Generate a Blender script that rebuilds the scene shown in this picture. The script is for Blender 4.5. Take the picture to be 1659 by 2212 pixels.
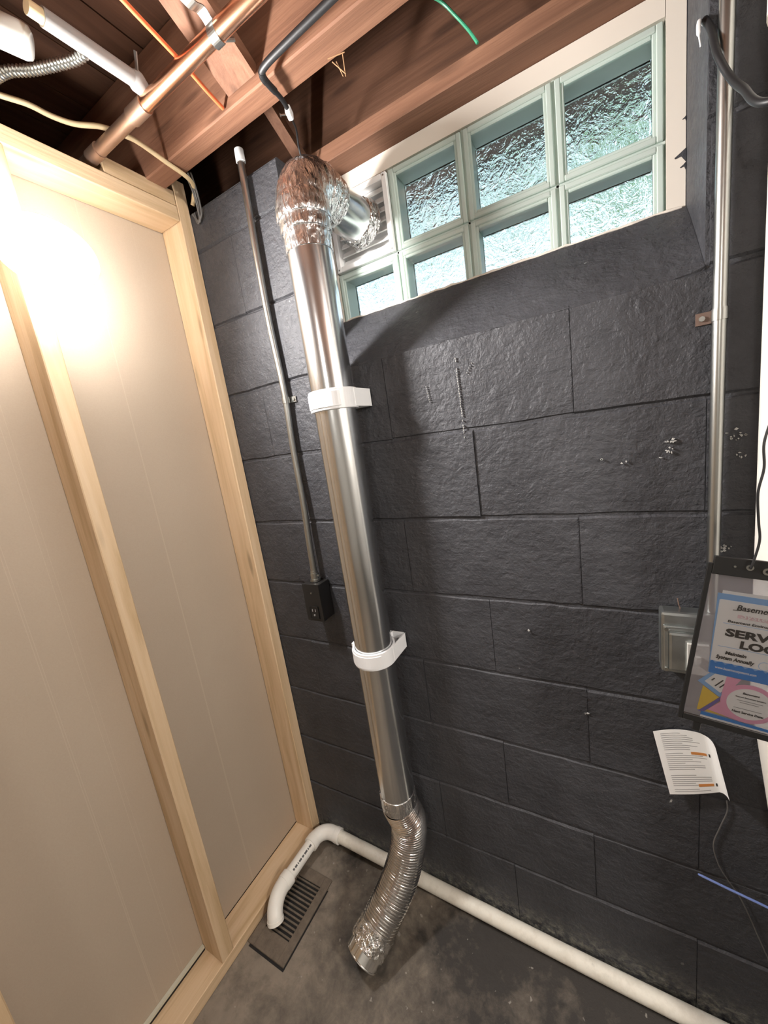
import bpy, bmesh, math, random
from mathutils import Vector, Matrix
R_ = random.Random(7)
D = bpy.data
S = bpy.context.scene
for o in list(D.objects):
    D.objects.remove(o)
COL = S.collection

# ------------------------------------------------------------------ camera
cam = D.cameras.new('camera'); cam_o = D.objects.new('camera', cam); COL.objects.link(cam_o)
cam.sensor_fit = 'HORIZONTAL'; cam.sensor_width = 36.0; cam.lens = 823.9 / 1659 * 36.0
cam.clip_start = 0.02
FWD = Vector((-0.49728, 0.84667, -0.18937)).normalized()
UP0 = Vector((0.03004, 0.23494, 0.97154))
RIGHT = FWD.cross(UP0).normalized(); UPV = RIGHT.cross(FWD).normalized()
cam_o.matrix_world = Matrix.Translation((0.9971, -0.8588, 1.4596)) @ Matrix((RIGHT, UPV, -FWD)).transposed().to_4x4()
S.camera = cam_o

# ------------------------------------------------------------------ world, lights, exposure
W = D.worlds.new('sky'); S.world = W; W.use_nodes = True
wn = W.node_tree.nodes; wl = W.node_tree.links
for n in list(wn): wn.remove(n)
sky = wn.new('ShaderNodeTexSky'); sky.sky_type = 'NISHITA'; sky.sun_disc = False
sky.sun_elevation = math.radians(48); sky.sun_rotation = math.radians(120); sky.dust_density = 2.5; sky.ozone_density = 1.0
bg = wn.new('ShaderNodeBackground'); bg.inputs['Strength'].default_value = 1.0
out = wn.new('ShaderNodeOutputWorld')
smx = wn.new('ShaderNodeMix'); smx.data_type = 'RGBA'; smx.inputs[0].default_value = 0.7; smx.inputs[7].default_value = (1.03, 1.06, 1.06, 1)   # bright hazy overcast
wl.new(sky.outputs[0], smx.inputs[6]); wl.new(smx.outputs[2], bg.inputs['Color']); wl.new(bg.outputs[0], out.inputs['Surface'])

def point(name, loc, power, color, radius):
    l = D.lights.new(name, 'POINT'); l.energy = power; l.color = color; l.shadow_soft_size = radius
    o = D.objects.new(name, l); COL.objects.link(o); o.location = loc
    return o
# added fill lights, out of view behind and right of the viewer
point('fill_light', (2.5, -.85, 2.0), 74, (1.0, 0.955, 0.89), 0.12)
point('fill_light', (0.95, -2.2, 2.05), 15, (1.0, 0.955, 0.89), 0.12)
LAMP_STRENGTH = 400.0
LAMP_BACK = 48.0

S.view_settings.view_transform = 'Standard'; S.view_settings.look = 'None'
S.view_settings.gamma = 1.0; S.view_settings.use_curve_mapping = False
S.view_settings.exposure = 0.6
S.cycles.use_denoising = True
S.cycles.max_bounces = 7; S.cycles.diffuse_bounces = 4; S.cycles.glossy_bounces = 4; S.cycles.transmission_bounces = 8; S.cycles.transparent_max_bounces = 12
S.cycles.sample_clamp_indirect = 6.0
S.cycles.use_adaptive_sampling = True; S.cycles.adaptive_threshold = 0.06

# ------------------------------------------------------------------ materials
MATS = {}
class N:
    """small node-tree helper"""
    def __init__(s, name):
        m = D.materials.new(name); m.use_nodes = True; s.m = m
        s.t = m.node_tree; s.n = s.t.nodes; s.l = s.t.links
        for x in list(s.n): s.n.remove(x)
        s.out = s.n.new('ShaderNodeOutputMaterial'); s.p = s.n.new('ShaderNodeBsdfPrincipled')
        s.l.new(s.p.outputs[0], s.out.inputs['Surface']); s.tc = s.n.new('ShaderNodeTexCoord')
        MATS[name] = m
    def node(s, t, **k):
        x = s.n.new(t)
        for a, b in k.items(): setattr(x, a, b)
        return x
    def mapping(s, scale=(1, 1, 1), rot=(0, 0, 0), src='Object'):
        m = s.node('ShaderNodeMapping'); m.inputs['Scale'].default_value = scale; m.inputs['Rotation'].default_value = rot
        s.l.new(s.tc.outputs[src], m.inputs['Vector']); return m.outputs[0]
    def noise(s, scale, detail=4, rough=.55, vec=None, dist=0):
        n = s.node('ShaderNodeTexNoise'); n.inputs['Scale'].default_value = scale; n.inputs['Detail'].default_value = detail
        n.inputs['Roughness'].default_value = rough; n.inputs['Distortion'].default_value = dist
        s.l.new(vec if vec else s.tc.outputs['Object'], n.inputs['Vector']); return n.outputs['Fac']
    def voro(s, scale, vec=None, feature='F1', out='Distance'):
        n = s.node('ShaderNodeTexVoronoi', feature=feature); n.inputs['Scale'].default_value = scale
        s.l.new(vec if vec else s.tc.outputs['Object'], n.inputs['Vector']); return n.outputs[out]
    def ramp(s, fac, stops, interp='LINEAR'):
        r = s.node('ShaderNodeValToRGB'); e = r.color_ramp.elements; r.color_ramp.interpolation = interp
        while len(e) < len(stops): e.new(.5)
        for i, (p, c) in enumerate(stops):
            e[i].position = p; e[i].color = (c, c, c, 1) if isinstance(c, (int, float)) else (*c, 1)
        s.l.new(fac, r.inputs['Fac']); return r.outputs['Color']
    def mix(s, fac, a, b, mode='MIX'):
        m = s.node('ShaderNodeMix', data_type='RGBA', blend_type=mode)
        for sock, v in ((m.inputs[0], fac), (m.inputs[6], a), (m.inputs[7], b)):
            if isinstance(v, (int, float)): sock.default_value = v
            elif isinstance(v, tuple): sock.default_value = (*v, 1)
            else: s.l.new(v, sock)
        return m.outputs[2]
    def math(s, op, a, b=0.0):
        m = s.node('ShaderNodeMath', operation=op)
        for i, v in enumerate((a, b)):
            if isinstance(v, (int, float)): m.inputs[i].default_value = v
            else: s.l.new(v, m.inputs[i])
        return m.outputs[0]
    def sep(s, axis, src='Object'):
        x = s.node('ShaderNodeSeparateXYZ'); s.l.new(s.tc.outputs[src], x.inputs[0]); return x.outputs[axis]
    def geo_pos(s, axis):
        g = s.node('ShaderNodeNewGeometry'); x = s.node('ShaderNodeSeparateXYZ'); s.l.new(g.outputs['Position'], x.inputs[0]); return x.outputs[axis]
    def world(s):
        g = s.node('ShaderNodeNewGeometry'); return g.outputs['Position']
    def set(s, **k):
        names = dict(col='Base Color', rough='Roughness', metal='Metallic', spec='Specular IOR Level', ior='IOR', trans='Transmission Weight',
                     emit='Emission Color', estr='Emission Strength', alpha='Alpha', coat='Coat Weight', sheen='Sheen Weight', aniso='Anisotropic', sss='Subsurface Weight')
        for a, v in k.items():
            i = s.p.inputs[names[a]]
            if isinstance(v, tuple): i.default_value = (*v, 1)
            elif isinstance(v, (int, float)): i.default_value = v
            else: s.l.new(v, i)
        return s
    def bump(s, h, strength=.3, dist=.01, prev=None):
        b = s.node('ShaderNodeBump'); b.inputs['Strength'].default_value = strength; b.inputs['Distance'].default_value = dist
        s.l.new(h, b.inputs['Height'])
        if prev: s.l.new(prev, b.inputs['Normal'])
        s.l.new(b.outputs[0], s.p.inputs['Normal']); return b.outputs[0]

def plain(name, col, rough=.5, metal=0.0, **k):
    return N(name).set(col=col, rough=rough, metal=metal, **k).m

def wood(name, axis, c1, c2, c3, scale=1.0, rough=.65, knots=True, vary=.25):
    n = N(name)
    lo, hi = 2.2 * scale, 38 * scale
    sc = {'x': (lo, hi, hi), 'y': (hi, lo, hi), 'z': (hi, hi, lo)}[axis]
    info = n.node('ShaderNodeObjectInfo')
    add = n.node('ShaderNodeVectorMath', operation='ADD'); comb = n.node('ShaderNodeCombineXYZ')
    r10 = n.math('MULTIPLY', info.outputs['Random'], 17.0)
    for i in range(3): n.l.new(r10, comb.inputs[i])
    n.l.new(n.tc.outputs['Object'], add.inputs[0]); n.l.new(comb.outputs[0], add.inputs[1])
    mp = n.node('ShaderNodeMapping'); mp.inputs['Scale'].default_value = sc; n.l.new(add.outputs[0], mp.inputs['Vector'])
    g = n.noise(1.0, 5, .6, mp.outputs[0], .6)
    fine = n.noise(4.0, 3, .6, mp.outputs[0])
    col = n.ramp(g, [(.3, c1), (.52, c2), (.72, c3)])
    sc2 = {'x': (5, 26, 26), 'y': (26, 5, 26), 'z': (26, 26, 5)}[axis]
    if knots:
        mp2 = n.node('ShaderNodeMapping'); mp2.inputs['Scale'].default_value = tuple(v * .55 for v in sc2); n.l.new(add.outputs[0], mp2.inputs['Vector'])
        k = n.voro(1.0, mp2.outputs[0])
        km = n.ramp(k, [(.07, 1.0), (.16, 0.0)])
        col = n.mix(n.math('MULTIPLY', km, .6), col, tuple(v * .42 for v in c1))
    rv = n.math('ADD', n.math('MULTIPLY', info.outputs['Random'], vary), 1 - vary * .6)
    mul = n.node('ShaderNodeVectorMath', operation='SCALE'); n.l.new(col, mul.inputs[0]); n.l.new(rv, mul.inputs['Scale'])
    n.set(col=mul.outputs[0], rough=rough, spec=.3)
    n.bump(fine, .25, .004)
    return n.m

for ax in 'xyz':
    wood('new_pine_' + ax, ax, (.52, .36, .20), (.66, .48, .30), (.72, .55, .37), .8, vary=.12)
    wood('dark_fir_' + ax, ax, (.085, .040, .024), (.14, .066, .038), (.18, .088, .052), 1.0, rough=.75, vary=.3)  # darkened fir for rim joist and planks, overhead shade put into the colour
    wood('old_fir_' + ax, ax, (.165, .078, .047), (.235, .116, .070), (.30, .152, .093), 1.0, rough=.7, vary=.3)

# black painted block
def black_paint(name, dark=.039, light=.058):
    n = N(name); w = n.world()
    a = n.noise(9, 6, .6, w); b = n.noise(75, 5, .65, w); c = n.noise(260, 3, .6, w)
    mp = n.node('ShaderNodeMapping'); mp.inputs['Scale'].default_value = (10, 10, 55); n.l.new(w, mp.inputs['Vector'])
    br = n.noise(1.0, 4, .6, mp.outputs[0])
    col = n.mix(n.ramp(a, [(.35, 0.0), (.7, 1.0)]), (dark, dark * 1.02, dark * 1.16), (light, light * 1.02, light * 1.14))
    # chips where the paint came off
    ch = n.noise(34, 3, .5, w); big = n.noise(3.1, 2, .5, w)
    chip = n.math('MULTIPLY', n.ramp(ch, [(.735, 0.0), (.75, 1.0)]), n.ramp(big, [(.56, 0.0), (.60, 1.0)]))
    col = n.mix(chip, col, (.42, .42, .41))
    # damp salts creeping up from the floor
    z = n.geo_pos(2); e = n.noise(26, 6, .7, w)
    foot = n.math('MULTIPLY', n.ramp(n.math('ADD', z, n.math('MULTIPLY', e, .16)), [(.11, 1.0), (.19, 0.0)]), n.ramp(n.noise(60, 4, .7, w), [(.42, 0.0), (.66, 1.0)]))
    col = n.mix(n.math('MULTIPLY', foot, .9), col, (.24, .235, .20))
    n.set(col=col, rough=n.ramp(b, [(.3, .42), (.7, .62)]), spec=.42)
    lump = n.noise(22, 4, .6, w, .4)
    p0 = n.bump(lump, .5, .012); p1 = n.bump(br, .28, .006, p0); p2 = n.bump(b, .6, .006, p1); n.bump(c, .25, .0015, p2)
    return n.m
black_paint('black_paint')
black_paint('black_sill', .040, .060)

def floor_mat():
    n = N('worn_floor'); w = n.world()
    a = n.noise(3.2, 8, .62, w, .5); b = n.noise(22, 7, .7, w, .3); c = n.noise(120, 4, .6, w)
    x = n.geo_pos(0); y = n.geo_pos(1)
    # paint worn away along the walkway in front of the partition
    wear = n.math('ADD', n.math('MULTIPLY', x, -.34), n.math('MULTIPLY', y, -.30))
    m = n.ramp(n.math('ADD', n.math('ADD', wear, n.math('MULTIPLY', a, .85)), n.math('MULTIPLY', b, .35)), [(.42, 0.0), (.70, 1.0)])
    col = n.mix(m, (.042, .038, .034), n.mix(b, (.13, .105, .080), (.32, .275, .22)))
    sp = n.ramp(n.noise(46, 2, .5, w), [(.70, 0.0), (.73, 1.0)])
    col = n.mix(n.math('MULTIPLY', sp, .6), col, (.36, .34, .30))
    n.set(col=col, rough=n.ramp(b, [(.3, .5), (.7, .8)]), spec=.35)
    p = n.bump(b, .4, .006); n.bump(c, .3, .002, p)
floor_mat()

def drywall():
    n = N('drywall_paper'); w = n.world()
    a = n.noise(300, 3, .6, w); b = n.noise(2.5, 3, .5, w)
    mp = n.node('ShaderNodeMapping'); mp.inputs['Scale'].default_value = (0, 26, .02); n.l.new(w, mp.inputs['Vector'])
    st = n.ramp(n.noise(1.0, 1, .4, mp.outputs[0]), [(.640, 0.0), (.646, 1.0), (.650, 1.0), (.656, 0.0)])
    col = n.mix(b, (.42, .345, .265), (.48, .40, .315))
    col = n.mix(n.math('MULTIPLY', a, .35), col, (.33, .25, .18))
    col = n.mix(n.math('MULTIPLY', st, .22), col, (.62, .52, .42))
    n.set(col=col, rough=.75, spec=.25); n.bump(a, .12, .001)
drywall()

def galv(name, base=(.72, .75, .76), rough=.2, brushed=True):
    n = N(name)
    v = n.voro(55, None, 'F1', 'Color')
    g = n.node('ShaderNodeSeparateColor'); n.l.new(v, g.inputs[0])
    s = n.noise(1.0, 3, .5, n.mapping((160, 160, 3)))
    n.set(col=n.mix(g.outputs[0], tuple(c * .93 for c in base), base), metal=1.0, rough=n.ramp(g.outputs[1], [(0, rough * .92), (1, rough * 1.08)]))
    n.bump(s, .012, .0005)
    return n.m
plain('galvanised', (.74, .76, .77), .20, 1.0); plain('zinc', (.48, .49, .47), .30, 1.0); galv('box_steel', (.55, .58, .57), .38)
def foil(name, base=(.84, .84, .84), rough=.23, scale=1.0, strength=.65):
    n = N(name)
    a = n.noise(1.0, 3, .55, n.mapping((58 * scale, 58 * scale, 15 * scale)), .8); b = n.voro(1.0, n.mapping((46 * scale, 46 * scale, 20 * scale)))
    c = n.noise(90 * scale, 2, .5, None, .8)
    n.set(col=base, metal=1.0, rough=rough)
    p = n.bump(a, strength, .010); p = n.bump(b, strength * .6, .006, p); n.bump(c, strength * .4, .002, p)
foil('foil_tape'); foil('crumpled_foil', (.83, .84, .83), .12, 1.3, 1.0)
plain('bright_steel', (.80, .81, .80), .16, 1.0)
plain('flex_aluminium', (.78, .77, .75), .17, 1.0)
plain('copper', (.86, .50, .33), .24, 1.0); plain('dull_copper', (.40, .27, .20), .45, .9)
plain('white_plastic', (.83, .84, .85), .32); plain('vent_white', (.86, .86, .85), .38)
def pvc():
    n = N('dirty_pvc'); w = n.world()
    a = n.noise(28, 6, .7, w); b = n.noise(150, 3, .6, w)
    z = n.geo_pos(2)
    col = n.mix(n.ramp(a, [(.45, 0.0), (.75, .55)]), (.80, .77, .68), (.50, .45, .36))
    dk = n.ramp(n.noise(9, 5, .65, w), [(.60, 0.0), (.70, 1.0)])
    spl = n.math('MULTIPLY', dk, n.ramp(z, [(.03, 0.0), (.052, 1.0)]))
    n.set(col=n.mix(n.math('MULTIPLY', spl, .7), col, (.06, .07, .06)), rough=.5); n.bump(b, .1, .001)
pvc()
plain('clean_pvc', (.86, .84, .78), .42)
plain('cream_pipe', (.80, .76, .69), .45)
plain('grey_plastic', (.31, .30, .29), .45); plain('white_bulb_glass', (.80, .78, .74), .18)
plain('black_plastic', (.014, .014, .014), .32); plain('black_rubber', (.014, .014, .015), .48); plain('black_metal', (.020, .019, .018), .34, 0, coat=.3)
plain('slot_black', (.004, .004, .004), .6); plain('grey_device', (.60, .59, .55), .45)
plain('orange_jacket', (.85, .19, .07), .45); plain('cream_jacket', (.70, .55, .33), .5); plain('green_jacket', (.06, .36, .20), .4)
plain('blue_violet', (.20, .28, .62), .3); plain('grey_wire', (.12, .115, .11), .5)
plain('rust', (.22, .15, .12), .7, .5); plain('straw', (.42, .24, .12), .8)
plain('mortar_white', (.72, .66, .58), .75)
plain('paper', (.90, .90, .88), .7); plain('ink', (.025, .023, .022), .6); plain('grey_ink', (.34, .34, .34), .6); plain('sky_blue_ink', (.27, .50, .83), .5)
plain('deep_blue_ink', (.03, .25, .70), .5); plain('pink_ink', (.86, .42, .58), .5); plain('yellow_ink', (.85, .60, .07), .5); plain('violet_ink', (.16, .13, .42), .5)
plain('pale_pink_ink', (.84, .62, .66), .5); plain('orange_ink', (.62, .25, .07), .5)
plain('torn_paper_edge', (.52, .50, .40), .8)
plain('pvc_print', (.10, .10, .10), .6)
plain('lamp_housing', (.75, .75, .73), .4)
plain('concrete', (.33, .31, .28), .8); plain('room_paint', (.50, .48, .44), .8); plain('dark_deck', (.060, .050, .040), .8)
plain('soil', (.10, .13, .05), .9); plain('bounce_ground', (.62, .63, .60), .85)  # pale outside ground tone, set to bounce daylight up into the glass blocks
def grate():
    n = N('drain_iron'); w = n.world()
    a = n.noise(40, 6, .7, w)
    n.set(col=n.mix(a, (.055, .043, .032), (.27, .22, .17)), rough=.7, metal=.2, spec=.4); n.bump(n.noise(120, 4, .6, w), .5, .003)
grate()
def leaf():
    n = N('leaf'); info = n.noise(5, 2, .5, n.world())
    n.set(col=n.mix(info, (.06, .20, .05), (.20, .42, .12)), rough=.5)
    tr = n.node('ShaderNodeBsdfTranslucent'); tr.inputs['Color'].default_value = (.22, .45, .10, 1)
    mx = n.node('ShaderNodeMixShader'); mx.inputs[0].default_value = .35
    n.l.new(n.p.outputs[0], mx.inputs[1]); n.l.new(tr.outputs[0], mx.inputs[2]); n.l.new(mx.outputs[0], n.out.inputs['Surface'])
leaf()
def lampglow():
    n = N('lamp_diffuser'); n.set(col=(.9, .9, .9), emit=(1.0, .965, .94), estr=LAMP_STRENGTH)
    n = N('lamp_glow_shell'); n.set(col=(.9, .9, .9), emit=(1.0, .965, .94), estr=LAMP_BACK)
lampglow()
def thin_clear(name, tint, gloss, rough):
    n = N(name)
    tr = n.node('ShaderNodeBsdfTransparent'); tr.inputs['Color'].default_value = (*tint, 1)
    gl = n.node('ShaderNodeBsdfGlossy'); gl.inputs['Roughness'].default_value = rough
    fr = n.node('ShaderNodeFresnel'); fr.inputs['IOR'].default_value = 1.45
    mx = n.node('ShaderNodeMixShader'); n.l.new(n.math('ADD', n.math('MULTIPLY', fr.outputs[0], .8), gloss), mx.inputs[0])
    n.l.new(tr.outputs[0], mx.inputs[1]); n.l.new(gl.outputs[0], mx.inputs[2]); n.l.new(mx.outputs[0], n.out.inputs['Surface'])
thin_clear('clear_vinyl', (.97, .97, .98), .05, .12)
def hazy():
    n = N('hazy_vinyl'); n.set(col=(.62, .60, .64), rough=.5)
    tr = n.node('ShaderNodeBsdfTransparent'); mx = n.node('ShaderNodeMixShader'); mx.inputs[0].default_value = .42
    n.l.new(tr.outputs[0], mx.inputs[1]); n.l.new(n.p.outputs[0], mx.inputs[2]); n.l.new(mx.outputs[0], n.out.inputs['Surface'])
hazy()
thin_clear('flat_glass', (.98, .99, .985), .02, .03)
def rippled():
    n = N('rippled_glass'); w = n.world()
    n.set(col=(.93, .975, .96), trans=1.0, rough=.02, ior=1.50)
    a = n.noise(30, 3, .6, w, 1.5); b = n.noise(85, 2, .5, w, 1.0)
    p = n.bump(a, 1.0, .0032); n.bump(b, 1.0, .0012, p)
rippled()
def blockside():
    n = N('block_glass_side'); w = n.world()
    a = n.noise(20, 3, .5, w)
    n.set(col=n.mix(a, (.84, .92, .87), (.90, .96, .92)), rough=.22, spec=.6)
    n.bump(n.noise(1.0, 2, .5, n.mapping((30, 220, 30))), .12, .002)
    tr = n.node('ShaderNodeBsdfTranslucent'); tr.inputs['Color'].default_value = (.80, .92, .85, 1)
    mx = n.node('ShaderNodeMixShader'); mx.inputs[0].default_value = .50
    n.l.new(n.p.outputs[0], mx.inputs[1]); n.l.new(tr.outputs[0], mx.inputs[2]); n.l.new(mx.outputs[0], n.out.inputs['Surface'])
blockside()

# ------------------------------------------------------------------ mesh helpers
ORIGIN = {}
class MB:
    def __init__(s): s.v = []; s.f = []
    def box(s, lo, hi, rot=None, pivot=None):
        b = len(s.v)
        for z in (lo[2], hi[2]):
            for x, y in ((lo[0], lo[1]), (hi[0], lo[1]), (hi[0], hi[1]), (lo[0], hi[1])):
                p = Vector((x, y, z))
                if rot is not None:
                    pv = Vector(pivot) if pivot else (Vector(lo) + Vector(hi)) / 2
                    p = rot @ (p - pv) + pv
                s.v.append(p)
        s.f += [tuple(b + i for i in q) for q in ((0, 3, 2, 1), (4, 5, 6, 7), (0, 1, 5, 4), (1, 2, 6, 5), (2, 3, 7, 6), (3, 0, 4, 7))]
        return s
    def hexa(s, pts):
        b = len(s.v); s.v += [Vector(p) for p in pts]
        s.f += [tuple(b + i for i in q) for q in ((0, 3, 2, 1), (4, 5, 6, 7), (0, 1, 5, 4), (1, 2, 6, 5), (2, 3, 7, 6), (3, 0, 4, 7))]
        return s
    def bar(s, p, q, w, h, side=(1, 0, 0)):
        p, q = Vector(p), Vector(q); d = (q - p).normalized(); a = Vector(side); a = (a - d * a.dot(d)).normalized(); c = d.cross(a)
        pts = [e + a * i * w / 2 + c * j * h / 2 for e in (p, q) for i, j in ((-1, -1), (1, -1), (1, 1), (-1, 1))]
        return s.hexa(pts)
    def tube(s, path, r, n=16, caps=True, up=(0, 0, 1), jitter=0.0, rnd=None):
        P = [Vector(p) for p in path]; m = len(P); b = len(s.v)
        rr = r if isinstance(r, (list, tuple)) else [r] * m
        T = [(P[min(i + 1, m - 1)] - P[max(i - 1, 0)]).normalized() for i in range(m)]
        a = Vector(up)
        if abs(a.dot(T[0])) > .95: a = Vector((1, 0, 0))
        for i in range(m):
            a = (a - T[i] * a.dot(T[i])).normalized(); c = T[i].cross(a)
            for k in range(n):
                t = 2 * math.pi * k / n; q = rr[i] + (rnd.uniform(-jitter, jitter) if rnd else 0)
                s.v.append(P[i] + a * math.cos(t) * q + c * math.sin(t) * q)
        for i in range(m - 1):
            for k in range(n):
                k2 = (k + 1) % n
                s.f.append((b + i * n + k, b + i * n + k2, b + (i + 1) * n + k2, b + (i + 1) * n + k))
        if caps:
            s.f.append(tuple(b + k for k in reversed(range(n)))); s.f.append(tuple(b + (m - 1) * n + k for k in range(n)))
        return s
    def ring(s, c, axis, r0, r1, h, n=32, a0=0.0, a1=2 * math.pi, up=(1, 0, 0)):
        """a solid (partial) ring about an axis"""
        c, d = Vector(c), Vector(axis).normalized(); a = Vector(up); a = (a - d * a.dot(d)).normalized(); e = d.cross(a); b = len(s.v)
        full = abs(a1 - a0 - 2 * math.pi) < 1e-6; m = n if full else n + 1
        for k in range(m):
            t = a0 + (a1 - a0) * k / n; u = a * math.cos(t) + e * math.sin(t)
            s.v += [c + u * r0 - d * h / 2, c + u * r1 - d * h / 2, c + u * r1 + d * h / 2, c + u * r0 + d * h / 2]
        for k in range(n if full else n):
            k2 = (k + 1) % m
            for j in range(4):
                j2 = (j + 1) % 4; s.f.append((b + k * 4 + j, b + k2 * 4 + j, b + k2 * 4 + j2, b + k * 4 + j2))
        if not full: s.f += [(b, b + 1, b + 2, b + 3), tuple(b + (m - 1) * 4 + j for j in (3, 2, 1, 0))]
        return s
    def disc(s, c, axis, r, h, n=20): 
        c, d = Vector(c), Vector(axis).normalized()
        return s.tube([c - d * h / 2, c + d * h / 2], r, n)
    def poly(s, pts, thick):
        """flat outline given counter-clockwise, thickened along the vector"""
        b = len(s.v); n = len(pts); t = Vector(thick)
        s.v += [Vector(p) for p in pts] + [Vector(p) + t for p in pts]
        s.f += [tuple(b + i for i in range(n)), tuple(b + n + i for i in reversed(range(n)))]
        for i in range(n): j = (i + 1) % n; s.f.append((b + i, b + n + i, b + n + j, b + j))
        return s
    def build(s, name, mat, parent=None, bevel=0.0, smooth=False, origin=None, seg=1):
        og = Vector(ORIGIN[parent.name]) if parent else Vector(origin if origin is not None else (0, 0, 0))
        me = D.meshes.new(name); me.from_pydata([tuple(v - og) for v in s.v], [], s.f)
        bm = bmesh.new(); bm.from_mesh(me); bmesh.ops.recalc_face_normals(bm, faces=bm.faces)
        if bevel: bmesh.ops.bevel(bm, geom=[e for e in bm.edges if e.calc_face_angle(0) > .5], offset=bevel, segments=seg, affect='EDGES', profile=.6)
        if smooth:
            for f in bm.faces: f.smooth = True
            for e in bm.edges: e.smooth = e.calc_face_angle(0) < .65
        bm.to_mesh(me); bm.free(); me.materials.append(MATS[mat])
        o = D.objects.new(name, me); COL.objects.link(o)
        if parent: o.parent = parent
        else: o.location = og
        ORIGIN[o.name] = tuple(og)
        return o
def tag(o, label, cat, group=None):
    o['label'] = label; o['category'] = cat
    if group: o['group'] = group
    return o
def thing(name, loc, label, cat, group=None):
    o = D.objects.new(name, None); COL.objects.link(o); o.location = loc; o.empty_display_size = .05; ORIGIN[o.name] = tuple(loc)
    return tag(o, label, cat, group)
def struct(o, label=None):
    o['kind'] = 'structure'
    if label: o['label'] = label
    return o
def smooth_path(pts, k=8):
    P = [Vector(p) for p in pts]; r = []
    for i in range(len(P) - 1):
        a, b, c, d = P[max(i - 1, 0)], P[i], P[i + 1], P[min(i + 2, len(P) - 1)]
        for j in range(k):
            t = j / k; r.append(.5 * ((2 * b) + (c - a) * t + (2 * a - 5 * b + 4 * c - d) * t * t + (3 * b - a - 3 * c + d) * t ** 3))
    r.append(P[-1]); return r
def arc(c, u, v, r, a0, a1, n):
    c, u, v = Vector(c), Vector(u), Vector(v)
    return [c + (u * math.cos(a0 + (a1 - a0) * i / n) + v * math.sin(a0 + (a1 - a0) * i / n)) * r for i in range(n + 1)]
def text(body, pos, right, up, size, mat, parent, name='lettering', width=None, bold=0.0, depth=.0002, align='LEFT', shear=0.0):
    cu = D.curves.new(name, 'FONT'); cu.body = body; cu.size = size; cu.extrude = depth; cu.offset = bold; cu.align_x = align; cu.shear = shear; cu.resolution_u = 3
    t = D.objects.new('tmp', cu); COL.objects.link(t); bpy.context.view_layer.update()
    me = D.meshes.new_from_object(t); D.objects.remove(t)
    r, u = Vector(right).normalized(), Vector(up).normalized(); n = r.cross(u); og = Vector(ORIGIN[parent.name])
    xs = [v.co.x for v in me.vertices]; k = 1.0
    if width and xs: k = width / max(max(xs) - min(xs), 1e-6)
    for v in me.vertices:
        c = v.co.copy(); v.co = Vector(pos) + r * c.x * k + u * c.y + n * c.z - og
    me.materials.clear(); me.materials.append(MATS[mat])
    o = D.objects.new(name, me); COL.objects.link(o); o.parent = parent; ORIGIN[o.name] = tuple(og); return o

# ------------------------------------------------------------------ the room shell
ZTOP = 2.16                    # top of the block wall
FL = struct(MB().box((-1.6, -3.4, -.12), (3.2, .30, 0)).build('floor', 'worn_floor'), 'dark worn concrete basement floor')
struct(MB().box((3.2, -3.4, 0), (3.3, .30, 2.43)).build('wall_right', 'room_paint'))
struct(MB().box((-1.7, -3.5, 0), (3.3, -3.4, 2.43)).build('wall_front', 'room_paint'))
struct(MB().box((-1.7, -3.4, 0), (-1.6, .30, 2.43)).build('wall_far_left', 'dark_deck'))

XL, XR = .335, 1.152           # window opening
YG = .165                      # inner face of the glass blocks
back = MB()
back.box((-1.6, .004, 0), (XL, .26, ZTOP)).box((XR, .004, 0), (3.2, .26, ZTOP)).box((XL, .004, 0), (XR, .26, 1.640)).box((XL, YG - .005, 1.640), (XR, .26, 1.737))
WB = struct(back.build('wall_back', 'black_paint'), 'black painted concrete block wall')
# blocks: a few shared shapes, slightly uneven
def block_mesh(w, h, seed):
    r = random.Random(seed); n = max(2, int(w / .045)); m = MB(); c = .0042
    for i in range(n + 1):
        x = w * i / n; zb, zt = r.uniform(-.0012, .0022), r.uniform(-.0022, .0012); q = r.uniform(-.0006, .0006)
        for y, z in ((.03, zb), (c, zb), (q, zb + c), (q, h + zt - c), (c, h + zt), (.03, h + zt)): m.v.append(Vector((x, y, z)))
    for i in range(n):
        for k in range(6): a_, b_ = i * 6 + k, i * 6 + (k + 1) % 6; m.f.append((a_, b_, b_ + 6, a_ + 6))
    m.f += [tuple(range(6)), tuple(n * 6 + k for k in reversed(range(6)))]
    me = D.meshes.new('block'); me.from_pydata([tuple(v) for v in m.v], [], m.f)
    bm = bmesh.new(); bm.from_mesh(me); bmesh.ops.recalc_face_normals(bm, faces=bm.faces); bm.to_mesh(me); bm.free()
    me.materials.append(MATS['black_paint']); return me
VAR = {}
def put_block(x0, x1, z0, z1):
    j, jx = .0012, .0005
    w, h = round(x1 - x0 - 2 * jx, 3), round(z1 - z0 - 2 * j, 3)
    if w < .015 or h < .015: return
    k = (w, h, R_.randrange(3))
    if k not in VAR: VAR[k] = block_mesh(w, h, hash((int(w * 1000), int(h * 1000), k[2])))
    o = D.objects.new('block', VAR[k]); COL.objects.link(o); o.parent = WB
    o.location = (x0 + jx, R_.uniform(-.0012, .0014), z0 + j + R_.uniform(-.0008, .0008)); o.rotation_euler = (R_.uniform(-.004, .004), 0, R_.uniform(-.002, .002))
J0, CH = 1.6516, .2032
for k in range(-3, 8):
    z1 = min(J0 - CH * k, ZTOP); z0 = J0 - CH * (k + 1)
    if z0 < .06: z0 = .004
    a = .9539 + (0 if k % 2 == 0 else .2032)
    xs = [a + .4064 * i for i in range(-4, 6)]
    for x0, x1 in zip(xs, xs[1:]):
        spans = [(x0, x1)]
        if k < 0:
            spans = []
            if x0 < XL: spans.append((x0, min(x1, XL)))
            if x1 > XR: spans.append((max(x0, XR), x1))
        for s0, s1 in spans: put_block(s0, s1, z0, z1)

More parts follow.
